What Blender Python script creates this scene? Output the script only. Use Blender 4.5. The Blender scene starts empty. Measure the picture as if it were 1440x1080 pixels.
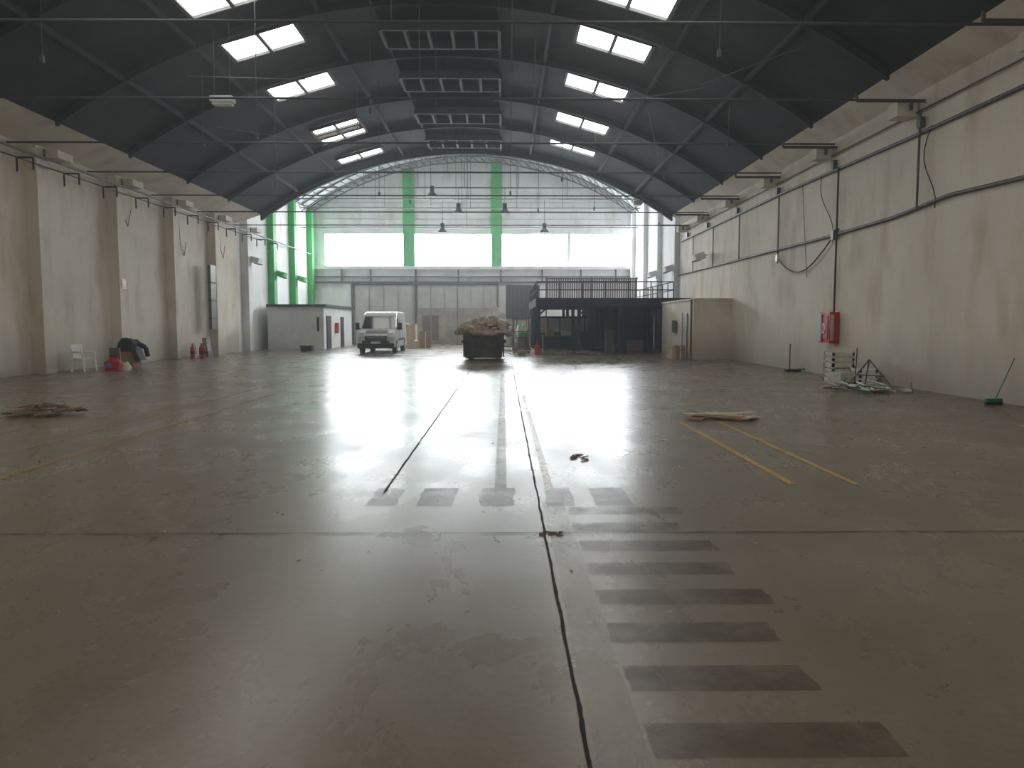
import bpy, math, random
from mathutils import Vector, Matrix, Euler, noise
random.seed(7)
R=random.uniform
sc=bpy.context.scene
# ------------------------------------------------------------------ materials
def mat(name,col,rough=0.7,metal=0.0,col2=None,nscale=3.0,bump=0.0,bscale=20.0,emit=None,estr=0.0,spec=0.4,lo=0.35,hi=0.65,stretch=(1,1,1)):
    m=bpy.data.materials.new(name); m.use_nodes=True
    nt=m.node_tree; b=nt.nodes['Principled BSDF']
    b.inputs['Base Color'].default_value=(*col,1)
    b.inputs['Roughness'].default_value=rough
    b.inputs['Metallic'].default_value=metal
    b.inputs['Specular IOR Level'].default_value=spec
    if emit:
        b.inputs['Emission Color'].default_value=(*emit,1); b.inputs['Emission Strength'].default_value=estr
        return m
    tc=nt.nodes.new('ShaderNodeTexCoord'); mp=nt.nodes.new('ShaderNodeMapping')
    mp.inputs['Scale'].default_value=stretch
    nt.links.new(tc.outputs['Object'],mp.inputs['Vector'])
    c2=col2 or tuple(c*0.82 for c in col)
    n=nt.nodes.new('ShaderNodeTexNoise'); n.inputs['Scale'].default_value=nscale; n.inputs['Detail'].default_value=4
    n.inputs['Roughness'].default_value=0.6
    nt.links.new(mp.outputs[0],n.inputs['Vector'])
    r=nt.nodes.new('ShaderNodeValToRGB')
    r.color_ramp.elements[0].position=lo; r.color_ramp.elements[0].color=(*c2,1)
    r.color_ramp.elements[1].position=hi; r.color_ramp.elements[1].color=(*col,1)
    nt.links.new(n.outputs[0],r.inputs[0]); nt.links.new(r.outputs[0],b.inputs['Base Color'])
    if bump>0:
        n2=nt.nodes.new('ShaderNodeTexNoise'); n2.inputs['Scale'].default_value=bscale; n2.inputs['Detail'].default_value=2
        nt.links.new(mp.outputs[0],n2.inputs['Vector'])
        bp=nt.nodes.new('ShaderNodeBump'); bp.inputs['Strength'].default_value=bump; bp.inputs['Distance'].default_value=0.02
        nt.links.new(n2.outputs[0],bp.inputs['Height']); nt.links.new(bp.outputs[0],b.inputs['Normal'])
    return m

def floor_mat():
    m=bpy.data.materials.new('concrete_floor'); m.use_nodes=True
    nt=m.node_tree; b=nt.nodes['Principled BSDF']; L=nt.links.new
    tc=nt.nodes.new('ShaderNodeTexCoord')
    def nz(s,d=8,st=(1,1,1),rg=.6,dist=0):
        mp=nt.nodes.new('ShaderNodeMapping'); mp.inputs['Scale'].default_value=st
        L(tc.outputs['Object'],mp.inputs['Vector'])
        n=nt.nodes.new('ShaderNodeTexNoise'); n.inputs['Scale'].default_value=s; n.inputs['Detail'].default_value=d
        n.inputs['Roughness'].default_value=rg; n.inputs['Distortion'].default_value=dist
        L(mp.outputs[0],n.inputs['Vector']); return n.outputs[0]
    def ramp(f,a,ca,z,cz):
        r=nt.nodes.new('ShaderNodeValToRGB'); e=r.color_ramp.elements
        e[0].position=a; e[0].color=(*ca,1); e[1].position=z; e[1].color=(*cz,1); L(f,r.inputs[0]); return r.outputs[0]
    def mix(f,a,bb,t='MIX'):
        x=nt.nodes.new('ShaderNodeMix'); x.data_type='RGBA'; x.blend_type=t
        if isinstance(f,float): x.inputs[0].default_value=f
        else: L(f,x.inputs[0])
        L(a,x.inputs[6]); L(bb,x.inputs[7]); return x.outputs[2]
    big=ramp(nz(.22,3),.34,(.172,.136,.098),.66,(.212,.186,.143))
    mid=ramp(nz(1.3,6,(1,.7,1),.55,.2),.3,(.84,.82,.79),.62,(1.0,1.0,1.0))
    fine=ramp(nz(26,4),.3,(.86,.86,.86),.6,(1,1,1))
    c=mix(1.0,big,mid,'MULTIPLY'); c=mix(1.0,c,fine,'MULTIPLY')
    L(c,b.inputs['Base Color'])
    rr=ramp(nz(1.0,7,(1,.6,1),.62,.3),.34,(.235,.235,.235),.70,(.345,.345,.345)); L(rr,b.inputs['Roughness'])
    b.inputs['Specular IOR Level'].default_value=.36
    bp=nt.nodes.new('ShaderNodeBump'); bp.inputs['Strength'].default_value=.08; bp.inputs['Distance'].default_value=.035
    L(nz(1.6,4,(1,1,1),.55),bp.inputs['Height']); L(bp.outputs[0],b.inputs['Normal'])
    return m
def decal_mat(name,col,cover,nscale=3,rough=.33,st=(1,1,1),lo=.40,hi=.62):
    """worn paint: partially flaked off"""
    m=bpy.data.materials.new(name); m.use_nodes=True
    nt=m.node_tree; b=nt.nodes['Principled BSDF']; L=nt.links.new
    b.inputs['Base Color'].default_value=(*col,1); b.inputs['Roughness'].default_value=rough; b.inputs['Specular IOR Level'].default_value=.36
    tc=nt.nodes.new('ShaderNodeTexCoord'); mp=nt.nodes.new('ShaderNodeMapping'); mp.inputs['Scale'].default_value=st
    n=nt.nodes.new('ShaderNodeTexNoise'); n.inputs['Scale'].default_value=nscale; n.inputs['Detail'].default_value=7; n.inputs['Roughness'].default_value=.7
    L(tc.outputs['Object'],mp.inputs[0]); L(mp.outputs[0],n.inputs['Vector'])
    r=nt.nodes.new('ShaderNodeValToRGB'); e=r.color_ramp.elements
    e[0].position=lo; e[0].color=(0,0,0,1); e[1].position=hi; e[1].color=(cover,)*3+(1,)
    L(n.outputs[0],r.inputs[0]); L(r.outputs[0],b.inputs['Alpha'])
    return m
def wall_mat(name,c1,c2,base_mul=.78):
    m=mat(name,c1,.8,0,c2,.5,0,14,lo=.3,hi=.6,stretch=(1,1,.6))
    nt=m.node_tree; b=nt.nodes['Principled BSDF']; L=nt.links.new
    src=b.inputs['Base Color'].links[0].from_socket
    tc=nt.nodes.new('ShaderNodeTexCoord'); mp=nt.nodes.new('ShaderNodeMapping'); mp.inputs['Scale'].default_value=(1.2,1.2,.5)
    n=nt.nodes.new('ShaderNodeTexNoise'); n.inputs['Scale'].default_value=1.0; n.inputs['Detail'].default_value=7
    L(tc.outputs['Object'],mp.inputs[0]); L(mp.outputs[0],n.inputs['Vector'])
    r=nt.nodes.new('ShaderNodeValToRGB'); e=r.color_ramp.elements
    e[0].position=.28; e[0].color=(.76,.72,.65,1); e[1].position=.50; e[1].color=(1,1,1,1)
    L(n.outputs[0],r.inputs[0])
    x=nt.nodes.new('ShaderNodeMix'); x.data_type='RGBA'; x.blend_type='MULTIPLY'; x.inputs[0].default_value=.85
    L(src,x.inputs[6]); L(r.outputs[0],x.inputs[7])
    sp=nt.nodes.new('ShaderNodeSeparateXYZ'); L(tc.outputs['Object'],sp.inputs[0])
    ad=nt.nodes.new('ShaderNodeMath'); ad.operation='MULTIPLY_ADD'; ad.inputs[1].default_value=-1.6; L(n.outputs[0],ad.inputs[0]); L(sp.outputs[2],ad.inputs[2])
    mr=nt.nodes.new('ShaderNodeMapRange'); mr.inputs[1].default_value=-.8; mr.inputs[2].default_value=.7; mr.inputs[3].default_value=base_mul; mr.inputs[4].default_value=1  # multiplier makes wall colour darker towards the bottom
    L(ad.outputs[0],mr.inputs[0])
    y=nt.nodes.new('ShaderNodeMix'); y.data_type='RGBA'; y.blend_type='MULTIPLY'; y.inputs[0].default_value=1
    L(x.outputs[2],y.inputs[6]); L(mr.outputs[0],y.inputs[7]); L(y.outputs[2],b.inputs['Base Color'])
    return m
M={}
M['floor']=floor_mat()
M['wall']=wall_mat('wall_plaster',(.76,.70,.61),(.66,.60,.515),.62)
M['wallfar']=wall_mat('wall_painted_white',(.86,.86,.87),(.78,.78,.79))
M['roof']=mat('roof_dark_sheet',(.048,.057,.061),.8,0,(.034,.041,.045),.7,spec=.2)
M['roof2']=mat('roof_grey_sheet',(.45,.48,.49),.6,0,(.36,.39,.40),1)
M['rib']=mat('rib_painted_steel',(.052,.061,.065),.8,0,spec=.2)
M['riblight']=mat('rib_light_steel',(.55,.58,.58),.5,.1)
M['skyframe']=mat('skylight_kerb',(.10,.11,.11),.7)
M['green']=mat('green_paint',(.05,.46,.10),.6,0,(.04,.38,.09),2)
M['pipe']=mat('conduit_grey',(.11,.11,.105),.5,.3)
M['tie']=mat('tie_rod_steel',(.08,.085,.09),.6,.1)
M['pipeD']=mat('cable_black',(.03,.03,.03),.6)
M['win']=mat('glazing_daylight',(.9,.9,.9),.5,emit=(.90,.96,1.0),estr=24)
M['fillglow']=mat('added_warm_fill',(.9,.9,.9),.5,emit=(1.0,.88,.72),estr=1.8)  # emission for the added warm fill behind the camera
M['sky']=mat('skylight_polycarbonate',(.9,.9,.9),.5,emit=(1.0,.99,.93),estr=8)
M['door']=mat('steel_door_grey',(.52,.52,.50),.6,0,(.42,.41,.39),1.2)
M['rust']=mat('stained_panel',(.40,.35,.30),.7,0,(.24,.20,.17),1.4)
M['white']=mat('white_plastic',(.85,.85,.83),.45)
M['offw']=mat('cabin_white',(.70,.71,.70),.6,0,(.60,.61,.60),1.5)
M['navy']=mat('navy_steel',(.014,.026,.046),.7,0,spec=.2)
M['dark']=mat('dark_void',(.015,.016,.018),.7)
M['black']=mat('black_rubber',(.02,.02,.02),.7)
M['glass']=mat('dark_glass',(.02,.025,.03),.08)
M['red']=mat('red_paint',(.50,.02,.02),.35)
M['card']=mat('cardboard',(.36,.23,.14),.85,0,(.26,.165,.10),4)
M['card2']=mat('pale_cardboard',(.60,.48,.35),.85,0,(.46,.37,.26),4)
M['dirt']=mat('rubble',(.44,.355,.27),.95,0,(.20,.155,.115),5,.8,12)
M['litter']=mat('dark_litter',(.17,.12,.085),.95,0,(.09,.065,.045),5)
M['skip']=mat('skip_steel',(.10,.085,.075),.6,.1,(.055,.046,.042),2)
M['lamp']=mat('headlight',(.75,.78,.8),.12)
M['chrome']=mat('metal',(.5,.5,.5),.3,.8)
M['paleblue']=mat('pale_blue_panel',(.42,.52,.60),.5)
M['blue']=mat('blue_plastic',(.08,.22,.42),.4)
M['gbroom']=mat('green_broom_plastic',(.03,.2,.13),.5)
M['cream']=mat('cream_crate',(.66,.63,.55),.7,0,(.55,.52,.44),3)
M['slat']=mat('brown_slat',(.16,.12,.10),.7)
M['vent']=mat('ridge_vent_grey',(.095,.11,.12),.7,0)
M['yellow']=decal_mat('worn_yellow_paint',(.52,.35,.10),.9,9,lo=.22,hi=.42)
M['yellowf']=decal_mat('faded_yellow_paint',(.38,.27,.10),.7,6,lo=.34,hi=.56)
M['patch']=decal_mat('dark_stripe_wear',(.062,.043,.027),.58,3.2,rough=.40,lo=.26,hi=.70)
M['pale']=decal_mat('pale_strip_wear',(.30,.27,.225),.5,2.5,st=(1,.3,1))
M['crack']=mat('joint_dark',(.025,.02,.015),.9)
M['van']=mat('van_white_paint',(.72,.74,.74),.25)

# ------------------------------------------------------------------ mesh builder
class MB:
    def __init__(s): s.v=[]; s.f=[]; s.m=[]; s.ml=[]; s.sm=[]
    def mi(s,k):
        if k not in s.ml: s.ml.append(k)
        return s.ml.index(k)
    def add(s,vs,fs,k,smooth=False):
        o=len(s.v); s.v+= [tuple(v) for v in vs]; i=s.mi(k)
        for f in fs: s.f.append(tuple(a+o for a in f)); s.m.append(i); s.sm.append(smooth)
    def box(s,c,d,k,rot=None,taper=1.0):
        x,y,z=d[0]/2,d[1]/2,d[2]/2; t=taper
        vs=[Vector(p) for p in [(-x*t,-y*t,-z),(x*t,-y*t,-z),(x*t,y*t,-z),(-x*t,y*t,-z),(-x,-y,z),(x,-y,z),(x,y,z),(-x,y,z)]]
        if rot:
            e=Euler(rot); vs=[e.to_matrix()@v for v in vs]
        vs=[v+Vector(c) for v in vs]
        s.add(vs,[(0,3,2,1),(4,5,6,7),(0,1,5,4),(1,2,6,5),(2,3,7,6),(3,0,4,7)],k)
    def b2(s,x0,x1,y0,y1,z0,z1,k): s.box(((x0+x1)/2,(y0+y1)/2,(z0+z1)/2),(x1-x0,y1-y0,z1-z0),k)
    def cyl(s,p0,p1,r,k,n=8,r2=None):
        p0=Vector(p0); p1=Vector(p1); d=(p1-p0).normalized()
        a=d.orthogonal().normalized(); b=d.cross(a); r2=r if r2 is None else r2
        vs=[p0+(a*math.cos(t)+b*math.sin(t))*r for t in [2*math.pi*i/n for i in range(n)]]
        vs+=[p1+(a*math.cos(t)+b*math.sin(t))*r2 for t in [2*math.pi*i/n for i in range(n)]]
        s.add(vs,[(i,(i+1)%n,n+(i+1)%n,n+i) for i in range(n)],k,True)
        s.add(vs[:n],[tuple(range(n))[::-1]],k); s.add(vs[n:],[tuple(range(n))],k)
    def tube(s,pts,r,k,n=6):
        for a,b in zip(pts,pts[1:]): s.cyl(a,b,r,k,n)
    def prism(s,prof,x0,x1,k,fn=None):
        n=len(prof); vs=[(x0,y,z) for y,z in prof]+[(x1,y,z) for y,z in prof]
        if fn: vs=[fn(*v) for v in vs]
        s.add(vs,[(i,(i+1)%n,n+(i+1)%n,n+i) for i in range(n)]+[tuple(range(n))[::-1],tuple(range(n,2*n))],k)
    def quad(s,a,b,c,d,k): s.add([a,b,c,d],[(0,1,2,3)],k)
    def blob(s,c,d,k,n=14,amp=.25,sc_=1.5,half=True):
        vs=[];fs=[];rows=n//2
        for i in range(rows+1):
            ph=(math.pi/2)*i/rows if half else math.pi*i/rows-math.pi/2
            for j in range(n):
                t=2*math.pi*j/n
                p=Vector((math.cos(ph)*math.cos(t),math.cos(ph)*math.sin(t),math.sin(ph)))
                q=p*(1+amp*noise.noise(p*sc_+Vector(c)))
                vs.append((c[0]+q.x*d[0],c[1]+q.y*d[1],c[2]+max(q.z,0 if half else -9)*d[2]))
        for i in range(rows):
            for j in range(n): fs.append((i*n+j,i*n+(j+1)%n,(i+1)*n+(j+1)%n,(i+1)*n+j))
        s.add(vs,fs,k,True)
    def build(s,name,loc=(0,0,0),rotz=0,bevel=0,parent=None):
        me=bpy.data.meshes.new(name); me.from_pydata(s.v,[],s.f); me.update()
        for k in s.ml: me.materials.append(M[k])
        for p,i,q in zip(me.polygons,s.m,s.sm): p.material_index=i; p.use_smooth=q
        ob=bpy.data.objects.new(name,me); sc.collection.objects.link(ob)
        ob.location=loc; ob.rotation_euler=(0,0,rotz)
        if bevel:
            md=ob.modifiers.new('bevel','BEVEL'); md.width=bevel; md.segments=2; md.limit_method='ANGLE'
        if parent: ob.parent=parent
        return ob

# ------------------------------------------------------------------ shell
XL,XR,Y0,YM,YE=-15.4,10.4,-12.0,45.0,62.0
XC=-2.08; HW=11.83; RS=3.75; ZS=7.9; ZW=7.4
RR=(HW*HW+RS*RS)/(2*RS)
def arc(x): return ZS+RS-RR+math.sqrt(max(RR*RR-(x-XC)**2,0))
def mainz(x):
    if x<XC-HW: return ZW+(ZS-ZW)*(x-XL)/(XC-HW-XL)
    if x>XC+HW: return ZW+(ZS-ZW)*(XR-x)/(XR-XC-HW)
    return arc(x)
X2=-2.5; HW2=12.9; RS2=4.15; ZS2=10.6
R2=(HW2*HW2+RS2*RS2)/(2*RS2)
def rearz(x): return ZS2+RS2-R2+math.sqrt(max(R2*R2-(x-X2)**2,0))

b=MB(); b.b2(XL-.3,XR+.3,Y0-.3,YE+.6,-.3,0,'floor'); b.build('floor')
for side,x0,x1 in (('left',XL-.3,XL),('right',XR,XR+.3)):
    b=MB(); b.b2(x0,x1,Y0,YM,0,ZW,'wall'); b.b2(x0,x1,YM,YE+.3,0,ZS2+.02,'wallfar')
    b.build('wall_'+side)
b=MB(); b.b2(XL-.3,XR+.3,Y0-.3,Y0,0,12.5,'wall'); b.build('wall_front')
b=MB()
xs=[XL,XC-HW]+[XC-HW+2*HW*i/48 for i in range(1,48)]+[XC+HW,XR]
for i in range(len(xs)-1):
    a,c=xs[i],xs[i+1]; k='wall' if i in(0,len(xs)-2) else 'roof'
    b.quad((a,Y0,mainz(a)),(a,YM,mainz(a)),(c,YM,mainz(c)),(c,Y0,mainz(c)),k)
xs2=sorted(set(xs+[X2-HW2+2*HW2*i/48 for i in range(49)]))
for i in range(len(xs2)-1):
    a,c=xs2[i],xs2[i+1]
    b.quad((a,YM,mainz(a)),(c,YM,mainz(c)),(c,YM,rearz(c)),(a,YM,rearz(a)),'roof2')
    b.quad((a,YM,rearz(a)),(a,YE+.3,rearz(a)),(c,YE+.3,rearz(c)),(c,YM,rearz(c)),'roof2')
b.build('ceiling')
b=MB()
for i in range(1,len(xs)-2):
    a,c=xs[i],xs[i+1]
    b.add([(a,YM-.25,mainz(a)-.02),(c,YM-.25,mainz(c)-.02),(c,YM+.02,mainz(c)-.02),(a,YM+.02,mainz(a)-.02),
           (a,YM-.25,mainz(a)-.35),(c,YM-.25,mainz(c)-.35),(c,YM+.02,mainz(c)-.35),(a,YM+.02,mainz(a)-.35)],
           [(0,1,2,3),(4,7,6,5),(0,4,5,1),(3,2,6,7)],'rib')
b.build('trim_1')
WZ0,WZ1=6.2,8.8
wins=[(-14.2,-7.95),(-7.05,-.95),(-.1,5.1),(5.4,10.2)]
b=MB()
b.b2(XL,XR,YE,YE+.3,0,WZ0,'wallfar')
mul=[XL]+[v for w in wins for v in w]+[XR]
for i in range(0,len(mul),2): b.b2(mul[i],mul[i+1],YE,YE+.3,WZ0,WZ1,'wallfar')
for i in range(len(xs2)-1):
    a,c=xs2[i],xs2[i+1]
    b.quad((a,YE,WZ1),(c,YE,WZ1),(c,YE,rearz(c)),(a,YE,rearz(a)),'wallfar')
b.build('wall_back')
b=MB()
b.b2(XL+.02,XR-.02,YE-.02,YE-.001,WZ1,WZ1+.1,'wallfar')
b.b2(XL+.02,XR-.02,YE-.35,YE-.01,WZ0-.25,WZ0-.02,'wallfar')
b.b2(XL+.02,XR-.02,YE-.30,YE-.01,4.87,5.0,'pipe')
b.b2(XL+.02,XR-.02,YE-.30,YE-.01,5.35,5.42,'pipe')
for x in (-12.9,-10.6,-7,-3.6,-.2,3.1,6.2,9): b.b2(x-.05,x+.05,YE-.2,YE-.01,4.87,5.95,'pipe')
for z in (9.9,11.2): b.b2(XL+1,XR-1,YE-.03,YE-.005,z,z+.05,'riblight')
b.build('trim_5')
for i,(a,c) in enumerate(wins,1):
    b=MB(); b.b2(a,c,YE+.10,YE+.13,WZ0,WZ1,'win')
    b.b2(a,c,YE+.02,YE+.09,WZ0,WZ0+.06,'riblight'); b.b2(a,c,YE+.02,YE+.09,WZ1-.06,WZ1,'riblight')
    b.build('window_%d'%i)
b=MB()
for x0,x1 in((-7.95,-7.05),(-.95,-.1)):
    zz=rearz(x0)-.25; b.b2(x0,x1,YE-.28,YE-.04,WZ0+.02,zz,'green')
b.build('green_column')
b=MB()
b.b2(-12,8,Y0+.02,Y0+.05,2.4,6.4,'fillglow')  # unseen glowing panel, added to light foreground walls and roof
for j in range(9): b.b2(-12+j*2.5-.05,-12+j*2.5+.05,Y0+.05,Y0+.12,2.4,6.4,'pipe')
b.build('window_5')
b=MB()
b.b2(-11.9,-7.2,YE-.12,YE-.02,0.01,4.7,'door')
for j in range(5): b.b2(-11.9+j*1.15,-11.84+j*1.15,YE-.16,YE-.12,.01,4.7,'rust')
b.b2(-12.1,-7.1,YE-.18,YE-.02,4.7,4.84,'pipe'); b.b2(-12.15,-12.0,YE-.25,YE-.02,.01,4.85,'pipe'); b.build('door_1')
b=MB()
b.b2(-6.9,-.5,YE-.12,YE-.02,2.9,4.7,'door'); b.b2(-6.9,-.5,YE-.14,YE-.02,0.01,2.9,'rust')
for j in range(7): b.b2(-6.9+j*1.06,-6.84+j*1.06,YE-.18,YE-.12,.01,4.7,'slat' if j==3 else 'rust')
for x0,x1,z0,z1 in((-6.5,-5.2,.3,2.3),(-4.9,-3.8,.2,2.5),(-3.4,-2.3,.2,2.4),(-2.0,-.9,.3,1.8)): b.b2(x0,x1,YE-.17,YE-.14,z0,z1,'slat' if x0<-6 else 'rust')
b.b2(-7,-.4,YE-.24,YE-.02,4.7,4.84,'pipe')
for x in (-7.02,-.45): b.b2(x-.07,x+.07,YE-.25,YE-.02,.01,4.85,'pipe')
b.build('door_2')
b=MB()
b.b2(.2,2.9,YE-.1,YE-.02,2.0,4.7,'slat')
for j in range(22): b.b2(.2+j*.125,.25+j*.125,YE-.16,YE-.1,2.0,4.7,'dark')
b.b2(.2,2.9,YE-.1,YE-.02,.01,1.95,'rust')
b.build('door_3')

for side in(-1,1):
    b=MB()
    for k in range(-6,9):
        y=20.5+5.1*k
        top=ZW-.03 if y<YM else ZS2-.1
        if side<0:
            kk='green' if y>50 else ('wall' if y<YM else 'wallfar')
            b.b2(XL+.005,XL+.42,y-.32,y+.32,0.005,top,kk)
        elif y>YM-1: b.b2(XR-.3,XR-.005,y-.3,y+.3,3.2 if y<50 else .005,top if y>YM else ZW-.05,'wallfar')
    b.build('trim_%d'%(3+side))
ribs=[-5.2,-.2,4.8,9.8,14.8,19.7,24.45,29.1,34.3,39.3,44.5]
b=MB()
def ribarc(b,y,xc,hw,fz,dep,w,k,n=32,rungs=False):
    for i in range(n):
        a=xc-hw+2*hw*i/n; c=xc-hw+2*hw*(i+1)/n
        for (o0,o1,ww) in ((.01,.10,w),(dep-.08,dep,w)) if rungs else ((.01,dep,w),):
            b.add([(a,y-ww,fz(a)-o0),(c,y-ww,fz(c)-o0),(c,y+ww,fz(c)-o0),(a,y+ww,fz(a)-o0),
                   (a,y-ww,fz(a)-o1),(c,y-ww,fz(c)-o1),(c,y+ww,fz(c)-o1),(a,y+ww,fz(a)-o1)],
                  [(0,1,2,3),(4,7,6,5),(0,4,5,1),(3,2,6,7)],k)
        if rungs: b.cyl((a,y,fz(a)-.05),(c,y,fz(c)-dep+.03),.03,k,5)
for y in ribs: ribarc(b,y,XC,HW-.1,arc,.24,.08,'rib')
for y in ribs:
    b.cyl((XL+.02,y,7.25),(XR-.02,y,7.25),.03,'tie',6)
    b.cyl((XC,y,7.25),(XC,y,arc(XC)-.3),.010,'tie',5)
b.build('roof_arch_ribs')
b=MB()
for y in (47.5,50.5,53.5,56.5,59.3,61.3):
    ribarc(b,y,X2,HW2-.1,rearz,.55,.08,'pipe',44,True)
for i in range(0,45,2):
    x=X2-HW2+.15+(2*HW2-.3)*i/44; b.cyl((x,YM+.1,rearz(x)-.1),(x,YE-.05,rearz(x)-.1),.04,'pipe',5)
for y in(50.5,55,59.3):
    b.cyl((XL+.02,y,10.4),(XR-.02,y,10.4),.045,'pipe',6)
    for x in(-9,-5.5,-2.5,1,4.5): b.cyl((x,y,10.4),(x,y,rearz(x)-.5),.02,'pipe',5)
b.cyl((XL+.02,59.3,8.95),(XR-.02,59.3,8.95),.04,'pipe',6)
b.build('rear_roof_truss')
b=MB()
for dx in(-9.6,-7.4,-3.6,3.6,7.4,9.6,-1.95,1.95):
    w=.05; x=XC+dx; b.b2(x-w,x+w,Y0+.1,YM-.1,arc(x)-.2,arc(x)-.03,'rib')
b.build('roof_purlins')
b=MB()
for y in [(p+q)/2 for p,q in zip(ribs,ribs[1:])]:
    zt=arc(XC)-.12
    for yy in(y-.85,y+.85): b.b2(XC-1.95,XC+1.95,yy-.05,yy+.05,zt-.35,zt-.05,'vent')
    for j in range(6):
        x=XC-1.95+j*.78; b.b2(x-.05,x+.05,y-.8,y+.8,zt-.35,zt-.05,'vent')
    b.b2(XC-1.9,XC+1.9,y-.8,y+.8,zt-.06,zt-.04,'dark')
b.build('ridge_vents')
def skylight(x,y,nx=2,ny=1,pw=1.12,pl=1.55,skip_=(),fz=arc,xc=XC,rad=RR,off=.10):
    b=MB(); sl=-(x-xc)/math.sqrt(rad**2-(x-xc)**2); ang=-math.atan(sl)
    W=nx*pw+(nx+1)*.11; Ln=ny*pl+(ny+1)*.08
    for i in range(nx):
        for j in range(ny):
            if (i,j) in skip_: continue
            cx=-W/2+.11+pw/2+i*(pw+.11); cy=-Ln/2+.08+pl/2+j*(pl+.08)
            b.box((cx,cy,0.03),(pw,pl,.02),'sky')
    for i in range(nx+1): b.box((-W/2+.055+i*(pw+.11),0,0),(.11,Ln,.14),'skyframe')
    for j in range(ny+1): b.box((0,-Ln/2+.04+j*(pl+.08),0),(W,.08,.14),'skyframe')
    for (i,j) in skip_:
        b.box((-W/2+.08+pw/2+i*(pw+.08),-Ln/2+.08+pl/2+j*(pl+.08),-.05),(pw*.9,pl*.9,.03),'card2',(0.12,0,0))
    o=b.build('skylight',(x,y,fz(x)-off)); o.rotation_euler=(0,ang,0); return o
for y in(-8,-3,2,7,12,17.0,22.1,25.75,30.4): skylight(XC-5.67,y)
for y in(-8,-3,2,7,12,17.0,22.1,25.75,30.4,35.7): skylight(XC+5.67,y)
skylight(XC+5.67,40.6,pl=1.1)
skylight(XC-5.67,37.3,2,3,1.0,.8,((0,1),(1,1)))
skylight(XC-5.67,42.6,pl=1.1)
for y in(49,54.8):  # glowing panels added in the rear vault to brighten the end wall
    for dx in(-5,5): skylight(X2+dx,y,4,1,1.4,2.2,(),rearz,X2,R2,.12)

# ------------------------------------------------------------------ pipes and cables on walls
b=MB(); x=XL+.5
b.cyl((x,Y0+.1,7.0),(x,YM+15,7.0),.04,'pipe'); b.cyl((x+.03,Y0+.1,6.72),(x+.03,48,6.72),.025,'pipe')
y=16.5
while y<50:
    b.cyl((x,y,6.72),(x+.5,y,6.72),.03,'pipeD'); b.cyl((x+.5,y,6.72),(x+.5,y,6.35),.03,'pipeD'); b.cyl((x,y,6.72),(x,y,6.3),.03,'pipeD')
    y+=2.55
for k in range(-4,6):
    y=20.5+5.1*k
    b.cyl((x,y,7.0),(x,y,7.3),.03,'pipe'); b.box((x+.05,y+.7,7.2),(.5,.9,.25),'wall')
for y,z in((31.5,5.6),(42.2,5.2),(37,4.9)):
    b.tube([(XL+.04,y,6.7),(XL+.04,y+.1,z+.5),(XL+.04,y+.5,z),(XL+.04,y+.8,z+.7)],.015,'pipeD',5)
b.build('wall_conduit')
b=MB(); x=XR-.07
b.tube([(x,Y0+.1,4.55),(x,14,4.50),(x,18,4.62),(x,20.5,4.45),(x,24.3,4.4),(x,36,4.45),(x,46,4.5)],.045,'pipe')
b.tube([(x,Y0+.1,6.35),(x,20,6.35),(x,28,6.45),(x,45,6.4)],.045,'pipe')
b.tube([(x,Y0+.1,6.9),(x,45,6.9)],.022,'pipe')
for y,z0,z1 in((19.3,6.9,4.5),(23.9,6.4,2.0),(29,6.4,3.9),(33.8,6.4,4.4),(38,6.4,4.4),(42,6.4,4.4)):
    b.cyl((x-.04,y,z0),(x-.04,y,z1),.03,'pipeD' if z1<3 else 'pipe',6)
b.tube([(x-.02,29,4.05)]+[(x-.02,29-5.2*t,4.05-1.0*math.sin(math.pi*t)*(1-.35*t)+.5*t) for t in [i/10 for i in range(1,11)]],.025,'pipeD',5)
b.tube([(x-.02,25.2-.9*t+.25*math.sin(6*t),6.4-2.2*t) for t in [i/8 for i in range(9)]],.014,'pipeD',5)
b.tube([(x-.02,18.8+.3*math.sin(5*t),6.4-2*t) for t in [i/8 for i in range(9)]],.014,'pipeD',5)
b.tube([(x-.02,26.8-.6*t,6.4-3.2*t) for t in [i/8 for i in range(9)]],.012,'pipeD',5)
for y in(14.3,19.3,24.3,29.2,34.2,39.2,43.4):
    b.cyl((XR-.02,y,7.12),(XR-1.7,y,7.12),.045,'pipe'); b.cyl((XR-1.7,y,7.12),(XR-1.7,y,7.3),.04,'pipe')
    b.cyl((XR-.35,y,7.12),(XR-.35,y,6.9),.05,'pipe'); b.box((XR-.3,y+.5,7.0),(.5,.5,.35),'wall')
    b.box((XR-.09,y,6.6),(.12,.18,.25),'pipe')
b.box((x-.04,29,4.1),(.1,.16,.26),'white'); b.box((x-.04,24.1,4.4),(.12,.2,.3),'pipe')
b.build('wall_conduit')
for (x,y,z) in((-3.7,22,7.6),(-5.2,28,7.2),(.2,19,7.8),(1.0,25.6,7.2),(-7.0,22.4,7.0),(.3,33,7.2),(-9.0,31,7.2),(6.4,31,7.5),(-11,19,8.0),(4.2,36,7.0),(-4.3,36,7.3),(6.9,24,7.2),(-5.0,31.5,6.9),(2.2,29.3,7.1),(1.7,38,7.2),(5.2,19,8.2),(-9.9,26,7.6)):
    b=MB(); b.cyl((0,0,0),(.03,0,arc(x)-.05-z),.013,'tie',5); b.box((0,0,-.06),(.08,.08,.16),'tie'); b.build('hanging_cable',(x,y,z))
b=MB()
for (a,c) in (((6.3,24.6,9),(4.6,29.2,9.9)),((7.6,19.8,8.6),(6.2,24.6,9.1)),((5.4,29.2,9.5),(6.8,34.3,8.9)),((-9.8,24.6,9.3),(-6.2,29.2,10.6)),((-10.6,29.2,8.9),(-8.6,34.3,9.6))):
    b.cyl(a,c,.016,'tie',5)
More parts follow.
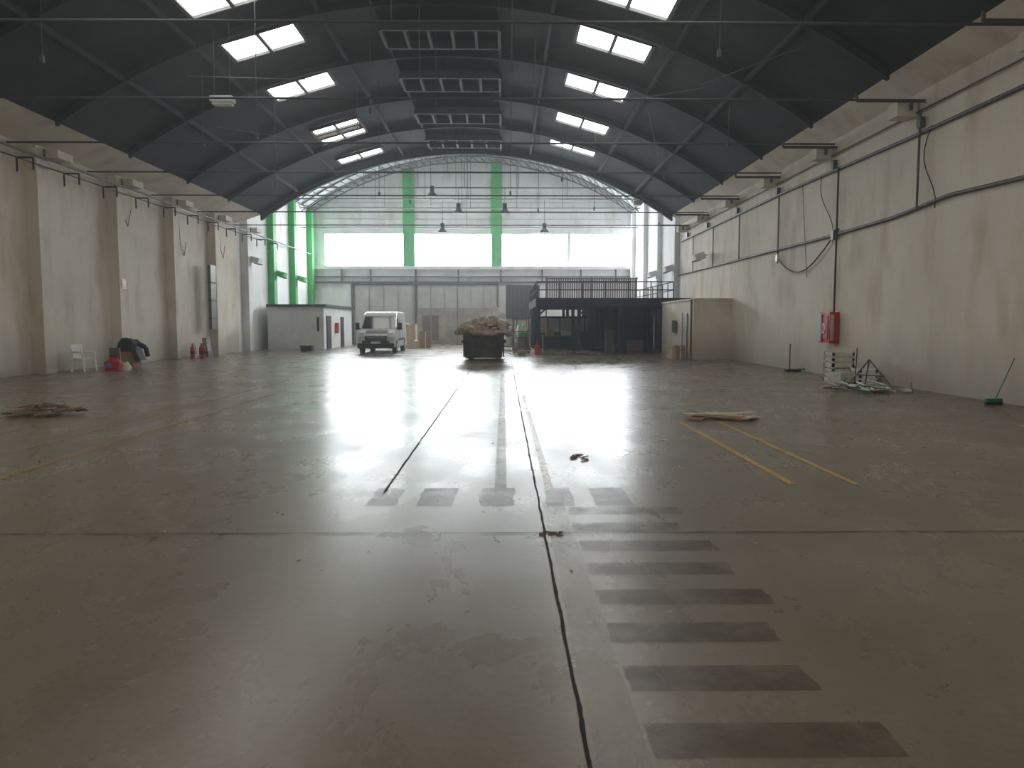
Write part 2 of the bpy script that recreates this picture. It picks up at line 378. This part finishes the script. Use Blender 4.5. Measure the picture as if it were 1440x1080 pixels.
b.build('roof_bracing_cable')
def fixture(x,y,z,w=.65):
    b=MB(); b.box((0,0,0),(w,.35,.16),'riblight'); b.box((0,0,-.12),(w*.85,.28,.08),'white')
    zt=arc(x)-z-.1; b.cyl((-w*.35,0,.08),(-w*.35,0,zt),.01,'pipeD',5); b.cyl((w*.35,0,.08),(w*.35,0,zt-.02),.01,'pipeD',5)
    b.build('ceiling_light_fixture',(x,y,z))
fixture(-8.3,23.4,8.25)
fixture(7.5,43.5,8.4,.5)
def bay_lamp(x,y,z,top):
    b=MB(); b.cyl((0,0,.15),(0,0,.5),.14,'pipeD',10); b.cyl((0,0,-.15),(0,0,.15),.36,'pipeD',14,.14); b.cyl((0,0,.5),(0,0,top-z),.015,'pipeD',5)
    b.build('high_bay_lamp',(x,y,z))
bay_lamp(-2.9,50.5,8.9,10.38); bay_lamp(-4.3,55,8.2,10.38); bay_lamp(-4.6,50.5,10.0,10.38+.02); bay_lamp(2.9,55,8.2,10.38); bay_lamp(.1,50.5,8.9,10.38)

# ------------------------------------------------------------------ floor markings
def strip(b,x0,x1,y0,y1,k,z=.003,jit=0,n=1):
    pts=[]
    for i in range(n+1):
        y=y0+(y1-y0)*i/n; j1=R(-jit,jit); j2=R(-jit,jit); pts.append(((x0+j1,y,z),(x1+j2,y,z)))
    for i in range(n):
        (a,c),(d,e)=pts[i],pts[i+1]; b.quad(a,c,e,d,k)
b=MB()
strip(b,.36,.56,1.5,7.0,'pale',.002,.01,12)
for k in range(-3,8): 
    y=2.79+.535*k; strip(b,.57,1.5+R(-.08,.15),y,y+.26,'patch',.003,.012,4)
for x0,x1 in((-1.25,-.98),(-.80,-.46),(-.22,.1),(.40,.66),(.84,1.19)): strip(b,x0,x1,6.85,7.62,'patch',.003,.015,6)
strip(b,-.09,.03,7.62,26,'patch',.003)
strip(b,.42,.50,7.62,26,'yellowf',.004)
strip(b,2.93,3.01,7.75,12.8,'yellow',.004); strip(b,3.59,3.66,7.75,12.8,'yellow',.004)
strip(b,-5.44,-5.32,7.0,18,'yellowf',.004); strip(b,-6.3,-6.22,10,22,'yellowf',.004)
b.build('floor_marking')
b=MB()
def crack(x0,y0,x1,y1,w,n,z=.006,j=.02):
    px=None
    for i in range(n+1):
        t=i/n; x=x0+(x1-x0)*t; y=y0+(y1-y0)*t
        q=noise.noise(Vector((x*3.3,y*3.3,w*50)))*j; ww=w*(.45+.9*abs(noise.noise(Vector((x*9,y*9,3)))) )
        if abs(y1-y0)>abs(x1-x0): c=((x+q-ww,y,z),(x+q+ww,y,z))
        else: c=((x,y+q-ww,z),(x,y+q+ww,z))
        if px: b.quad(px[0],px[1],c[1],c[0],'crack')
        px=c
crack(.32,-3,.34,34,.014,600,j=.012)
crack(-1.17,7.4,-1.17,30,.012,200,j=.01)
crack(XL,5.95,XR,5.95,.010,260,z=.0055,j=.01)
crack(XL,18.5,XR,18.5,.010,160,z=.0055)
b.build('floor_joint')
b=MB()
for k in range(14): 
    x,y=random.choice([(.37,5.93),(.37,5.93),(-2.6,5.82)]); x+=R(-.1,.1); y+=R(-.06,.06); s=R(.015,.04)
    b.blob((x,y,0),(s,s*.8,.008),'litter',8,.6,3)
b.build('joint_rubble')

# ------------------------------------------------------------------ van
def build_van(x,y):
    e=bpy.data.objects.new('delivery_van',None); sc.collection.objects.link(e); e.location=(x,y,0)
    def tw(X,Y,Z):
        f=1 if Z<1.15 else 1-.10*(Z-1.15)/1.2
        return (X*f,Y,Z)
    b=MB()
    prof=[(.02,.32),(-.03,.62),(.0,.95),(.10,1.10),(.62,1.27),(.80,1.33),(1.42,2.02),(1.60,2.18),(2.0,2.30),(2.5,2.34),(5.2,2.34),(5.36,2.2),(5.4,.9),(5.4,.32)]
    b.prism(prof,-1.02,1.02,'van',tw); o=b.build('body',bevel=.06,parent=e)
    b=MB()
    def ws(t,xf,off=.02):
        yy=.80+(1.42-.80)*t; zz=1.33+(2.02-1.33)*t; nx=-.744; nz=.668
        return tw(xf,yy+nx*off,zz+nz*off)
    b.quad(ws(.03,-.93),ws(.03,.93),ws(1.04,.88),ws(1.04,-.88),'glass')
    for sx in(-1,1):
        p=[(.95,1.32),(1.5,1.95),(2.0,2.0),(2.0,1.30)]
        b.add([tw(sx*1.03,yy,zz) for (yy,zz) in p],[(0,1,2,3)],'glass')
        b.box((sx*.80,.02,1.0),(.34,.14,.26),'lamp',(-.35,0,sx*-.25)); b.box((sx*.80,-.045,.93),(.24,.04,.12),'chrome',(-.1,0,0))
        b.box((sx*.86,-.05,.55),(.16,.05,.12),'lamp')
        b.box((sx*1.20,1.05,1.50),(.20,.14,.40),'black'); b.box((sx*1.08,1.08,1.36),(.16,.06,.06),'black')
        for yy in(.95,4.35):
            b.cyl((sx*.80,yy,.345),(sx*1.03,yy,.345),.345,'black',24); b.cyl((sx*1.03,yy,.345),(sx*1.045,yy,.345),.21,'chrome',16)
            b.cyl((sx*.9,yy,.36),(sx*1.022,yy,.36),.42,'dark',24)
        b.box((sx*1.03,3.0,.75),(.02,2.4,.14),'black'); b.box((sx*1.025,2.15,1.4),(.012,.02,1.2),'pipe'); b.box((sx*1.02,3.5,1.4),(.012,.02,1.3),'pipe')
    b.box((0,-.05,.84),(1.2,.08,.26),'dark'); b.box((0,-.09,.90),(1.0,.03,.025),'chrome'); b.box((0,-.09,.80),(1.0,.03,.02),'chrome')
    b.box((0,-.04,.42),(2.02,.14,.28),'black'); b.box((0,-.10,.60),(.52,.03,.11),'white'); b.box((0,-.09,.44),(1.2,.05,.12),'dark')
    b.box((0,-.02,.64),(1.5,.10,.12),'black')
    for sx in(-.35,.3): b.cyl((sx,.84,1.37),(sx+.35,1.02,1.60),.012,'pipeD',5)
    b.box((0,.36,1.20),(1.2,.5,.012),'pipe',(.3,0,0))
    b.build('fittings',parent=e)
build_van(-7.05,42.6)

# ------------------------------------------------------------------ rubbish skip
e=MB(); 
w,l,h=1.80,3.6,1.2
a=(w/2*.90,l/2*.80); c=(w/2,l/2); z0,z1=.12,h
o=[(-a[0],-a[1],z0),(a[0],-a[1],z0),(a[0],a[1],z0),(-a[0],a[1],z0),(-c[0],-c[1],z1),(c[0],-c[1],z1),(c[0],c[1],z1),(-c[0],c[1],z1)]
e.add(o,[(0,3,2,1),(0,1,5,4),(1,2,6,5),(2,3,7,6),(3,0,4,7)],'skip')
i=[(p[0]*.95,p[1]*.97,p[2]+.02) for p in o]
e.add(i,[(0,1,2,3),(0,4,5,1),(1,5,6,2),(2,6,7,3),(3,7,4,0)],'skip')
for sx in(-1,1):
    e.box((sx*w/2,0,h),(.09,l+.05,.09),'skip'); e.box((0,sx*l/2,h),(w+.05,.09,.09),'skip')
    for yy in(-1.2,-.4,.4,1.2): e.box((sx*(w/2-.02),yy,.66),(.07,.08,1.0),'skip')
    e.box((sx*.6,0,.06),(.14,2.6,.118),'skip')
    e.cyl((sx*.9,-.9,.85),(sx*1.0,-.9,.85),.06,'skip'); e.cyl((sx*.9,.9,.85),(sx*1.0,.9,.85),.06,'skip')
for xx in(-.5,0,.5): e.box((xx,-l/2*.91,.66),(.07,.05,.95),'skip',(.17,0,0))
for (px,py,rx,ry,rz_) in((0,-1.15,1.0,.85,.50),(-.35,-.6,.80,.9,.64),(.3,.0,.80,.9,.74),(-.25,.8,.82,.9,.72),(.1,1.2,.85,.7,.6)): e.blob((px,py,1.14),(rx,ry,rz_),'dirt',26,.5,2.6)
for k in range(60):
    y=R(-1.7,1.6); x=R(-.85,.85); z=1.24+.46*max(0,1-(x/.95)**2)*(.9+.15*y)+R(-.05,.08)
    e.box((x,y,z),(R(.08,.40),R(.05,.35),R(.02,.08)),random.choice(['dirt','card','card2','dirt','slat','dirt']),(R(-.5,.5),R(-.5,.5),R(0,3)))
e.blob((.42,1.0,1.5),(.46,.5,.82),'offw',16,.5,2); e.blob((.75,.5,1.25),(.3,.5,.6),'offw',14,.5,2); e.blob((-.6,1.2,1.3),(.35,.4,.6),'cream',14,.5,2)
for k in range(9): e.cyl((R(-.6,.6),R(-1,1),1.4),(R(-.9,.9),R(-1.3,1.3),R(1.8,2.05)),.02,'card2',5)
e.build('rubbish_skip',(-.88,35.5,0))

# ------------------------------------------------------------------ mezzanine
b=MB(); mx0,mx1,my0,my1=1.85,8.9,42.6,54
b.b2(mx0,XR-.02,my0,my1,2.85,3.02,'navy')
b.b2(mx0-.03,XR-.02,my0-.06,my0,2.6,3.06,'navy')
b.b2(mx0-.06,mx0,my0,my1,2.6,3.06,'navy')
for yy in(my0+.2,my0+4,my0+8,my1-.1):
    for xx in(mx0+.12,4.2,6.5,8.8): b.b2(xx-.09,xx+.09,yy-.09,yy+.09,.005,2.86,'navy')
    b.b2(mx0,XR-.03,yy-.07,yy+.07,2.6,2.85,'navy')
for xx in(mx0+.12,4.2,6.5): b.cyl((xx,my0+.2,2.1),(xx+.55,my0+.2,2.65),.05,'navy',6)
for z in(3.95,3.5): 
    b.cyl((mx0,my0,z),(9.4,my0,z),.03,'navy'); b.cyl((mx0,my0,z),(mx0,my1,z),.03,'navy'); b.cyl((9.4,my0,z),(9.4,my1,z),.03,'navy')
for j in range(7): b.cyl((mx0+j*1.258,my0,3.0),(mx0+j*1.258,my0,3.95),.028,'navy',6)
for j in range(1,8): 
    for xx in(mx0,9.4): b.cyl((xx,my0+j*1.5,3.0),(xx,my0+j*1.5,3.95),.028,'navy',6)
b.b2(mx0+3.6,XR-.03,my1-1,my1-.9,.005,2.6,'slat')
b.b2(5.4,5.5,my0+4,my1-1,.005,2.6,'navy'); b.b2(6.9,8.6,my0+4,my0+4.1,.005,2.6,'navy')
for xx in(2.1,2.9,3.7,4.5): 
    b.b2(xx,xx+.7,my0+7.2,my0+7.26,1.1,2.0,'door'); b.b2(xx+.7,xx+.8,my0+7.2,my0+7.3,.9,2.1,'navy')
b.b2(2.0,5.4,my0+7.2,my0+7.3,.005,1.1,'navy'); b.b2(2.0,5.4,my0+7.2,my0+7.3,2.0,2.12,'navy')
b.b2(2.4,4.9,my0+4.6,my0+5.3,.85,.92,'slat')
for xx in(2.45,4.85): b.b2(xx-.04,xx+.04,my0+4.65,my0+5.25,.005,.85,'slat')
b.b2(2.6,3.1,my0+4.7,my0+5.2,.925,1.3,'card'); b.b2(3.6,4.3,my0+4.7,my0+5.2,.925,1.2,'offw'); b.b2(4.4,4.7,my0+4.8,my0+5.1,.925,1.45,'pipe')
b.b2(5.9,6.4,my0+1.6,my0+2.2,.005,1.3,'pipe'); b.b2(7.2,8.0,my0+1.4,my0+2.2,.005,.7,'slat')
b.build('mezzanine')
b=MB()
for j in range(40): b.b2(3.1+j*.16,3.2+j*.16,55,55.03,3.2,4.9,'slat')
b.b2(3.0,9.6,55.03,55.08,4.8,4.9,'slat'); b.b2(3.0,9.6,55.03,55.08,3.2,3.3,'slat')
for xx in(3.05,6.3,9.5): b.b2(xx-.05,xx+.05,55.08,55.16,.005,4.95,'slat')
b.build('slatted_screen')

# ------------------------------------------------------------------ cabins
b=MB()
b.b2(8.65,XR-.01,35,41.9,.005,2.72,'wall'); b.b2(8.6,XR-.01,34.95,41.95,2.72,2.80,'wall')
b.b2(8.60,8.645,36.0,36.9,.01,2.1,'door'); b.b2(8.58,8.60,35.95,36.0,.01,2.15,'slat'); b.b2(8.58,8.60,36.9,36.95,.01,2.15,'slat')
b.cyl((8.55,35.0,.01),(8.55,35.0,2.75),.05,'slat'); b.box((8.57,38.6,1.5),(.05,.8,.6),'pipe')
b.build('storage_cabin')
b=MB()
b.b2(XL+.45,-11.4,49,58,.005,2.7,'offw'); b.b2(XL+.44,-11.2,48.8,58.2,2.7,2.86,'dark')
b.b2(-11.395,-11.34,49.7,50.9,.01,2.15,'dark'); b.b2(-11.395,-11.35,54,55,.01,2.1,'dark')
b.b2(-11.4,-11.2,52.2,52.7,1.0,1.7,'red')
b.box((-11.75,48.93,1.6),(.12,.1,.9),'dark')
b.build('site_office')

b=MB(); b.b2(XR-.32,XR-.02,23.7,24.5,1.05,2.0,'red'); b.b2(XR-.30,XR-.20,23.66,23.70,1.12,1.93,'chrome')
b.b2(XR-.34,XR-.32,23.8,24.4,1.15,1.9,'red'); b.cyl((XR-.36,24.1,1.5),(XR-.34,24.1,1.5),.16,'white',14); b.cyl((XR-.37,24.1,1.5),(XR-.36,24.1,1.5),.11,'red',14)
b.b2(XR-.38,XR-.345,24.2,24.5,1.1,1.95,'paleblue')
b.build('fire_hose_cabinet',bevel=.01)
b=MB(); b.b2(XL+.425,XL+.44,30.5,30.85,3.0,3.4,'red'); b.b2(XL+.44,XL+.444,30.56,30.79,3.1,3.3,'white'); b.build('fire_sign')
b=MB(); b.b2(XL+.46,XL+.60,39.3,40.0,1.35,4.6,'pipe')
for z in(1.9,2.8,3.7): b.b2(XL+.43,XL+.615,39.28,40.02,z,z+.05,'rib')
b.build('vertical_duct')
for (x,y,z,sx) in((XL+.6,51.6,4.9,1),(XL+.6,46.4,5.4,1),(XL+.6,56.7,4.9,1),(XR-.5,46,4.9,-1),(XR-.5,51,4.9,-1),(XR-.5,39,5.0,-1)):
    b=MB(); b.box((0,0,0),(.5,.7,.35),'green' if sx>0 and y>50 else 'offw',(0,.3*sx,0)); b.cyl((-sx*.18,0,.1),(-sx*.45,0,.1),.03,'pipe')
    b.box((sx*.1,0,-.2),(.35,.6,.08),'dark',(0,.3*sx,0))
    b.build('flood_light',(x+ .06*sx,y,z))

# ------------------------------------------------------------------ floor objects
def chair(x,y,rz):
    b=MB()
    for sx in(-1,1):
        for sy in(-1,1): b.cyl((sx*.27,sy*.27,0),(sx*.21,sy*.20,.43),.036,'white',6)
        b.tube([(sx*.27,-.27,0.02),(sx*.27,-.22,.45),(sx*.29,-.20,.66),(sx*.28,.05,.68),(sx*.24,.25,.66)],.034,'white',6)
    b.box((0,0,.44),(.48,.46,.045),'white')
    for j in range(5): b.box((-.18+j*.09,.26,.66),(.075,.025,.40),'white',(-.18,0,0))
    b.box((0,.30,.87),(.50,.03,.12),'white',(-.18,0,0)); b.box((0,.23,.48),(.48,.03,.07),'white')
    b.build('plastic_chair',(x,y,0),rz,bevel=.008)
chair(-14.45,26.6,1.3)
b=MB()
b.box((0,0,.17),(.5,.36,.33),'red',(0,0,.2),.9); b.blob((0,0,.30),(.24,.18,.16),'red',14,.3,2); b.tube([(-.15,0,.36),(-.1,0,.52),(.1,0,.52),(.15,0,.36)],.015,'black'); b.box((-.05,-.21,.2),(.2,.02,.14),'blue',(0,0,.2)); b.blob((.25,.35,0),(.18,.16,.3),'cream',12,.3,2)
b.box((-.1,.35,.4),(.35,.08,.8),'slat',(.08,0,.1))
b.build('shopping_bag',(-13.6,26.9,0))
b=MB()
b.box((0,0,.3),(.6,.6,.59),'card'); 
vs=[];fs=[];n=14
for i in range(n+1):
    for j in range(n+1):
        u=(i/n-.5)*1.15; v=(j/n-.5)*.95
        z=.98+.16*noise.noise(Vector((u*4,v*4,1)))+.1*math.cos(u*4)
        ov=max(abs(u)-.3,0)*2.6+max(abs(v)-.3,0)*2.2; z-=ov*.9
        vs.append((u*.85,v*.85,max(z,.25)))
for i in range(n):
    for j in range(n): q=i*(n+1)+j; fs.append((q,q+n+1,q+n+2,q+1))
b.add(vs,fs,'black',True); b.box((.0,0,.7),(.5,.45,.28),'litter')
b.tube([(.35,0,.9),(.6,.05,.75),(.68,.05,.4)],.09,'black',8)
b.build('draped_coat',(-14.15,29.2,0))
def ext(x,y):
    b=MB(); b.cyl((0,0,0),(0,0,.5),.1,'red',14); b.cyl((0,0,.5),(0,0,.58),.1,'red',14,.04); b.cyl((0,0,.58),(0,0,.66),.03,'black'); b.box((.04,0,.68),(.14,.03,.03),'black')
    b.tube([(0,.03,.62),(.13,.03,.56),(.15,.03,.2)],.015,'black'); b.cyl((0,0,.2),(0,0,.34),.102,'black',14)
    b.build('fire_extinguisher',(x,y,0))
for x,y in((-14.75,36.6),(-14.45,36.9),(-14.2,36.5),(-14.6,37.3)): ext(x,y)
b=MB(); b.box((0,0,.55),(.2,.5,.8),'rust',(0,-.1,0)); b.box((0,0,.15),(.35,.6,.29),'pipe'); b.build('metal_crate',(-14.75,38.4,0))

def pile(name,x,y,w,l,n,mats,hmax=.12,size=.5,ratio=(.25,.7)):
    b=MB(); 
    for k in range(n):
        a=R(0,6.28); r=R(0,1)**.7; s=R(.3,1)*size; px=math.cos(a)*r*w/2; py=math.sin(a)*r*l/2
        b.box((px,py,.02+R(0,1)*hmax*(1-r*.8)+.01),(s,s*R(*ratio),R(.008,.03)),random.choice(mats),(R(-.12,.12),R(-.12,.12),R(0,3.1)))
    return b.build(name,(x,y,.02))
pile('cardboard_scraps',-8.35,14.0,1.3,.9,44,['card','slat','litter','card'],.18,.36)
b=MB()
for (px,py,s,l_,rz,k,z) in((-.25,.15,.62,.34,.2,'card2',.06),(.15,-.1,.5,.3,-.5,'card',.04),(.35,.12,.7,.10,.35,'cream',.09),(-.1,-.22,.8,.09,-.15,'card2',.10),(.45,-.25,.5,.08,.9,'card2',.05),(-.4,-.1,.4,.22,1.1,'card',.03),(.1,.3,.55,.25,.1,'card2',.05),(.55,.0,.35,.2,.5,'cream',.03)):
    b.box((px,py,z),(s,l_,.02),k,(R(-.1,.1),R(-.08,.08),rz))
b.build('cardboard_scraps',(3.75,13.2,0))
pile('rubble_heap',4.2,40.8,3.4,2.2,80,['dirt','slat','cream','card','pipe'],.25,.38)
pile('rubble_heap',.9,39.7,1.3,1.6,55,['dirt','card2','cream','pipe'],.55,.4)
def crate(b,x,y,z,w,l,h,k):
    b.b2(x-w/2,x+w/2,y-l/2,y+l/2,z,z+.03,k); b.b2(x-w/2+.03,x+w/2-.03,y-l/2+.03,y+l/2-.03,z+.03,z+h*.8,k)
    for sx in(-1,1):
        for zz in(.02,h*.36,h*.7): b.box((x+sx*(w/2-.015),y,z+zz+h*.12),(.03,l,h*.2),k); b.box((x,y+sx*(l/2-.015),z+zz+h*.12),(w,.03,h*.2),k)
        for sy in(-1,1): b.box((x+sx*(w/2-.03),y+sy*(l/2-.03),z+h/2),(.06,.06,h),k)
b=MB(); crate(b,-.1,0,0,.62,.6,.40,'cream'); crate(b,-.1,0,.41,.62,.6,.45,'cream'); crate(b,.33,.75,0,.5,.6,.42,'cream'); crate(b,.28,-.72,0,.5,.6,.42,'white'); b.box((-.3,-.6,.15),(.45,.5,.29),'cream',(0,0,.3))
b.build('storage_crates',(9.72,21.9,0))
b=MB()
b.tube([(-.9,0,.03),(-.2,.2,.75),(-.1,.6,.05)],.018,'pipe'); b.tube([(-.2,.2,.75),(.1,-.5,.04)],.018,'pipe'); b.tube([(-.55,.1,.38),(-.0,-.2,.36)],.016,'pipe')
for k in range(26):
    a=R(-1.0,.4); c=R(-1.1,.8); t=R(0,3.14); L=R(.25,.5); b.cyl((a-math.cos(t)*L*.6,c-math.sin(t)*L,R(.04,.12)),(a+math.cos(t)*L*.6,c+math.sin(t)*L,R(.04,.25)),R(.012,.03),random.choice(['pipe','cream','gbroom','white']),6)
for k in range(16): b.box((R(-1.1,.4),R(-1.0,.8),R(.04,.12)),(R(.2,.5),R(.1,.4),.02),random.choice(['cream','card2','pipe']),(R(-.2,.2),R(-.2,.2),R(0,3)))
b.build('scrap_metal_heap',(9.35,18.9,0))
b=MB(); b.cyl((0,0,.03),(.03,0,1.0),.014,'pipeD'); b.box((0,0,.03),(.3,.3,.06),'black'); b.build('floor_stand',(9.5,20.6,0))
b=MB(); b.cyl((0,0,.06),(0,0,.95),.02,'pipeD'); b.box((.1,0,.04),(.5,.25,.08),'black'); b.box((.35,-.1,.08),(.2,.2,.05),'gbroom'); b.build('dustpan_with_handle',(9.85,26.3,0))
b=MB(); b.cyl((-.12,0,.08),(.18,-.1,.95),.012,'gbroom'); b.box((-.14,0,.085),(.34,.08,.07),'gbroom',(0,0,.1)); b.box((-.14,0,.03),(.36,.07,.06),'black',(0,0,.1)); b.build('broom',(10.15,15.5,0))
def cbox(name,x,y,w,l,h,k,rz=0):
    b=MB(); b.box((0,0,h/2),(w,l,h),k); b.box((w*.25,0,h+.02),(w*.48,l,.012),k,(0,-.25,0)); b.box((-w*.25,0,h+.02),(w*.48,l,.012),k,(0,.3,0)); b.box((0,-l/2-.003,h*.5),(.06,.004,h),'cream')
    b.build(name,(x,y,0),rz)
cbox('cardboard_box',-5.3,52,.7,.7,1.1,'card',.2); cbox('cardboard_box',-6.4,53.2,.8,.6,1.6,'card2',-.1); cbox('cardboard_box',-5.9,50.5,.6,.6,.5,'card2',.4)
cbox('cardboard_box',8.1,35.4,.45,.5,.6,'card',.1); cbox('cardboard_box',8.1,36.4,.4,.5,.45,'card2',.4)
def trolley(x,y,m1,m2,h=2.0,rz=0):
    b=MB(); b.box((0,0,.22),(.9,1.3,.06),'pipe')
    for sx in(-1,1):
        for sy in(-1,1): b.cyl((sx*.4-.03,sy*.5,.09),(sx*.4+.03,sy*.5,.09),.09,'black',12)
        b.cyl((sx*.42,.62,.25),(sx*.42,.62,h),.02,'pipe'); b.cyl((sx*.42,-.62,.25),(sx*.42,-.62,h-.1),.02,'pipe')
    b.cyl((-.42,.62,h),(.42,.62,h),.02,'pipe'); b.cyl((-.42,-.62,h-.1),(.42,-.62,h-.1),.02,'pipe'); b.cyl((-.42,-.62,1.2),(.42,-.62,1.2),.02,'pipe')
    b.blob((0,0,.25),(.42,.6,.8),m1,16,.4,2); b.blob((.05,.0,.9),(.32,.5,.65),m2,16,.4,2); b.box((0,-.3,1.3),(.5,.3,.4),'offw',(.1,.2,.3))
    b.build('cage_trolley',(x,y,0),rz)
trolley(1.0,43.0,'slat','green'); trolley(1.1,46.2,'green','green',2.5,.2); trolley(.3,48.5,'cream','slat',2.2,-.2)
b=MB(); b.cyl((0,0,0),(0,0,.45),.14,'red',14); b.cyl((0,0,.45),(0,0,.55),.14,'red',14,.05); b.cyl((0,0,.55),(0,0,.62),.05,'black',10); b.build('red_canister',(1.78,40.6,0))
b=MB(); b.box((0,0,.17),(.7,.5,.30),'black',taper=.85); b.box((0,0,.33),(.78,.58,.04),'black'); b.build('plastic_tub',(-11.6,45.5,0))
b=MB()
for k in range(60):
    x=R(-9,8); y=R(5,28); s=R(.012,.035); b.box((x,y,.006),(s,s*R(.3,1),.006),random.choice(['card','litter','cream','slat']),(0,0,R(0,3)))
for k in range(8): b.box((.9+R(-.12,.12),9.3+R(-.25,.25),.012),(R(.03,.09),R(.02,.06),.008),'slat',(R(-.3,.3),R(-.3,.3),R(0,3)))
b.build('floor_litter')

# ------------------------------------------------------------------ world, camera
w=bpy.data.worlds.new('World'); sc.world=w; w.use_nodes=True
nt=w.node_tree
nt.nodes['Background'].inputs[0].default_value=(.75,.85,1,1); nt.nodes['Background'].inputs[1].default_value=.6
vs_=nt.nodes.new('ShaderNodeVolumeScatter'); vs_.inputs['Density'].default_value=.0026; vs_.inputs['Anisotropy'].default_value=.5; vs_.inputs['Color'].default_value=(.88,.94,1,1)
nt.links.new(vs_.outputs[0],nt.nodes['World Output'].inputs['Volume'])
cam=bpy.data.cameras.new('camera'); co=bpy.data.objects.new('camera',cam); sc.collection.objects.link(co)
co.location=(0,0,1.65); co.rotation_euler=(math.radians(90)-.0786,0,-.0111)
cam.sensor_width=36; cam.lens=27; cam.clip_end=300
sc.camera=co
sc.view_settings.view_transform='Standard'; sc.view_settings.look='None'
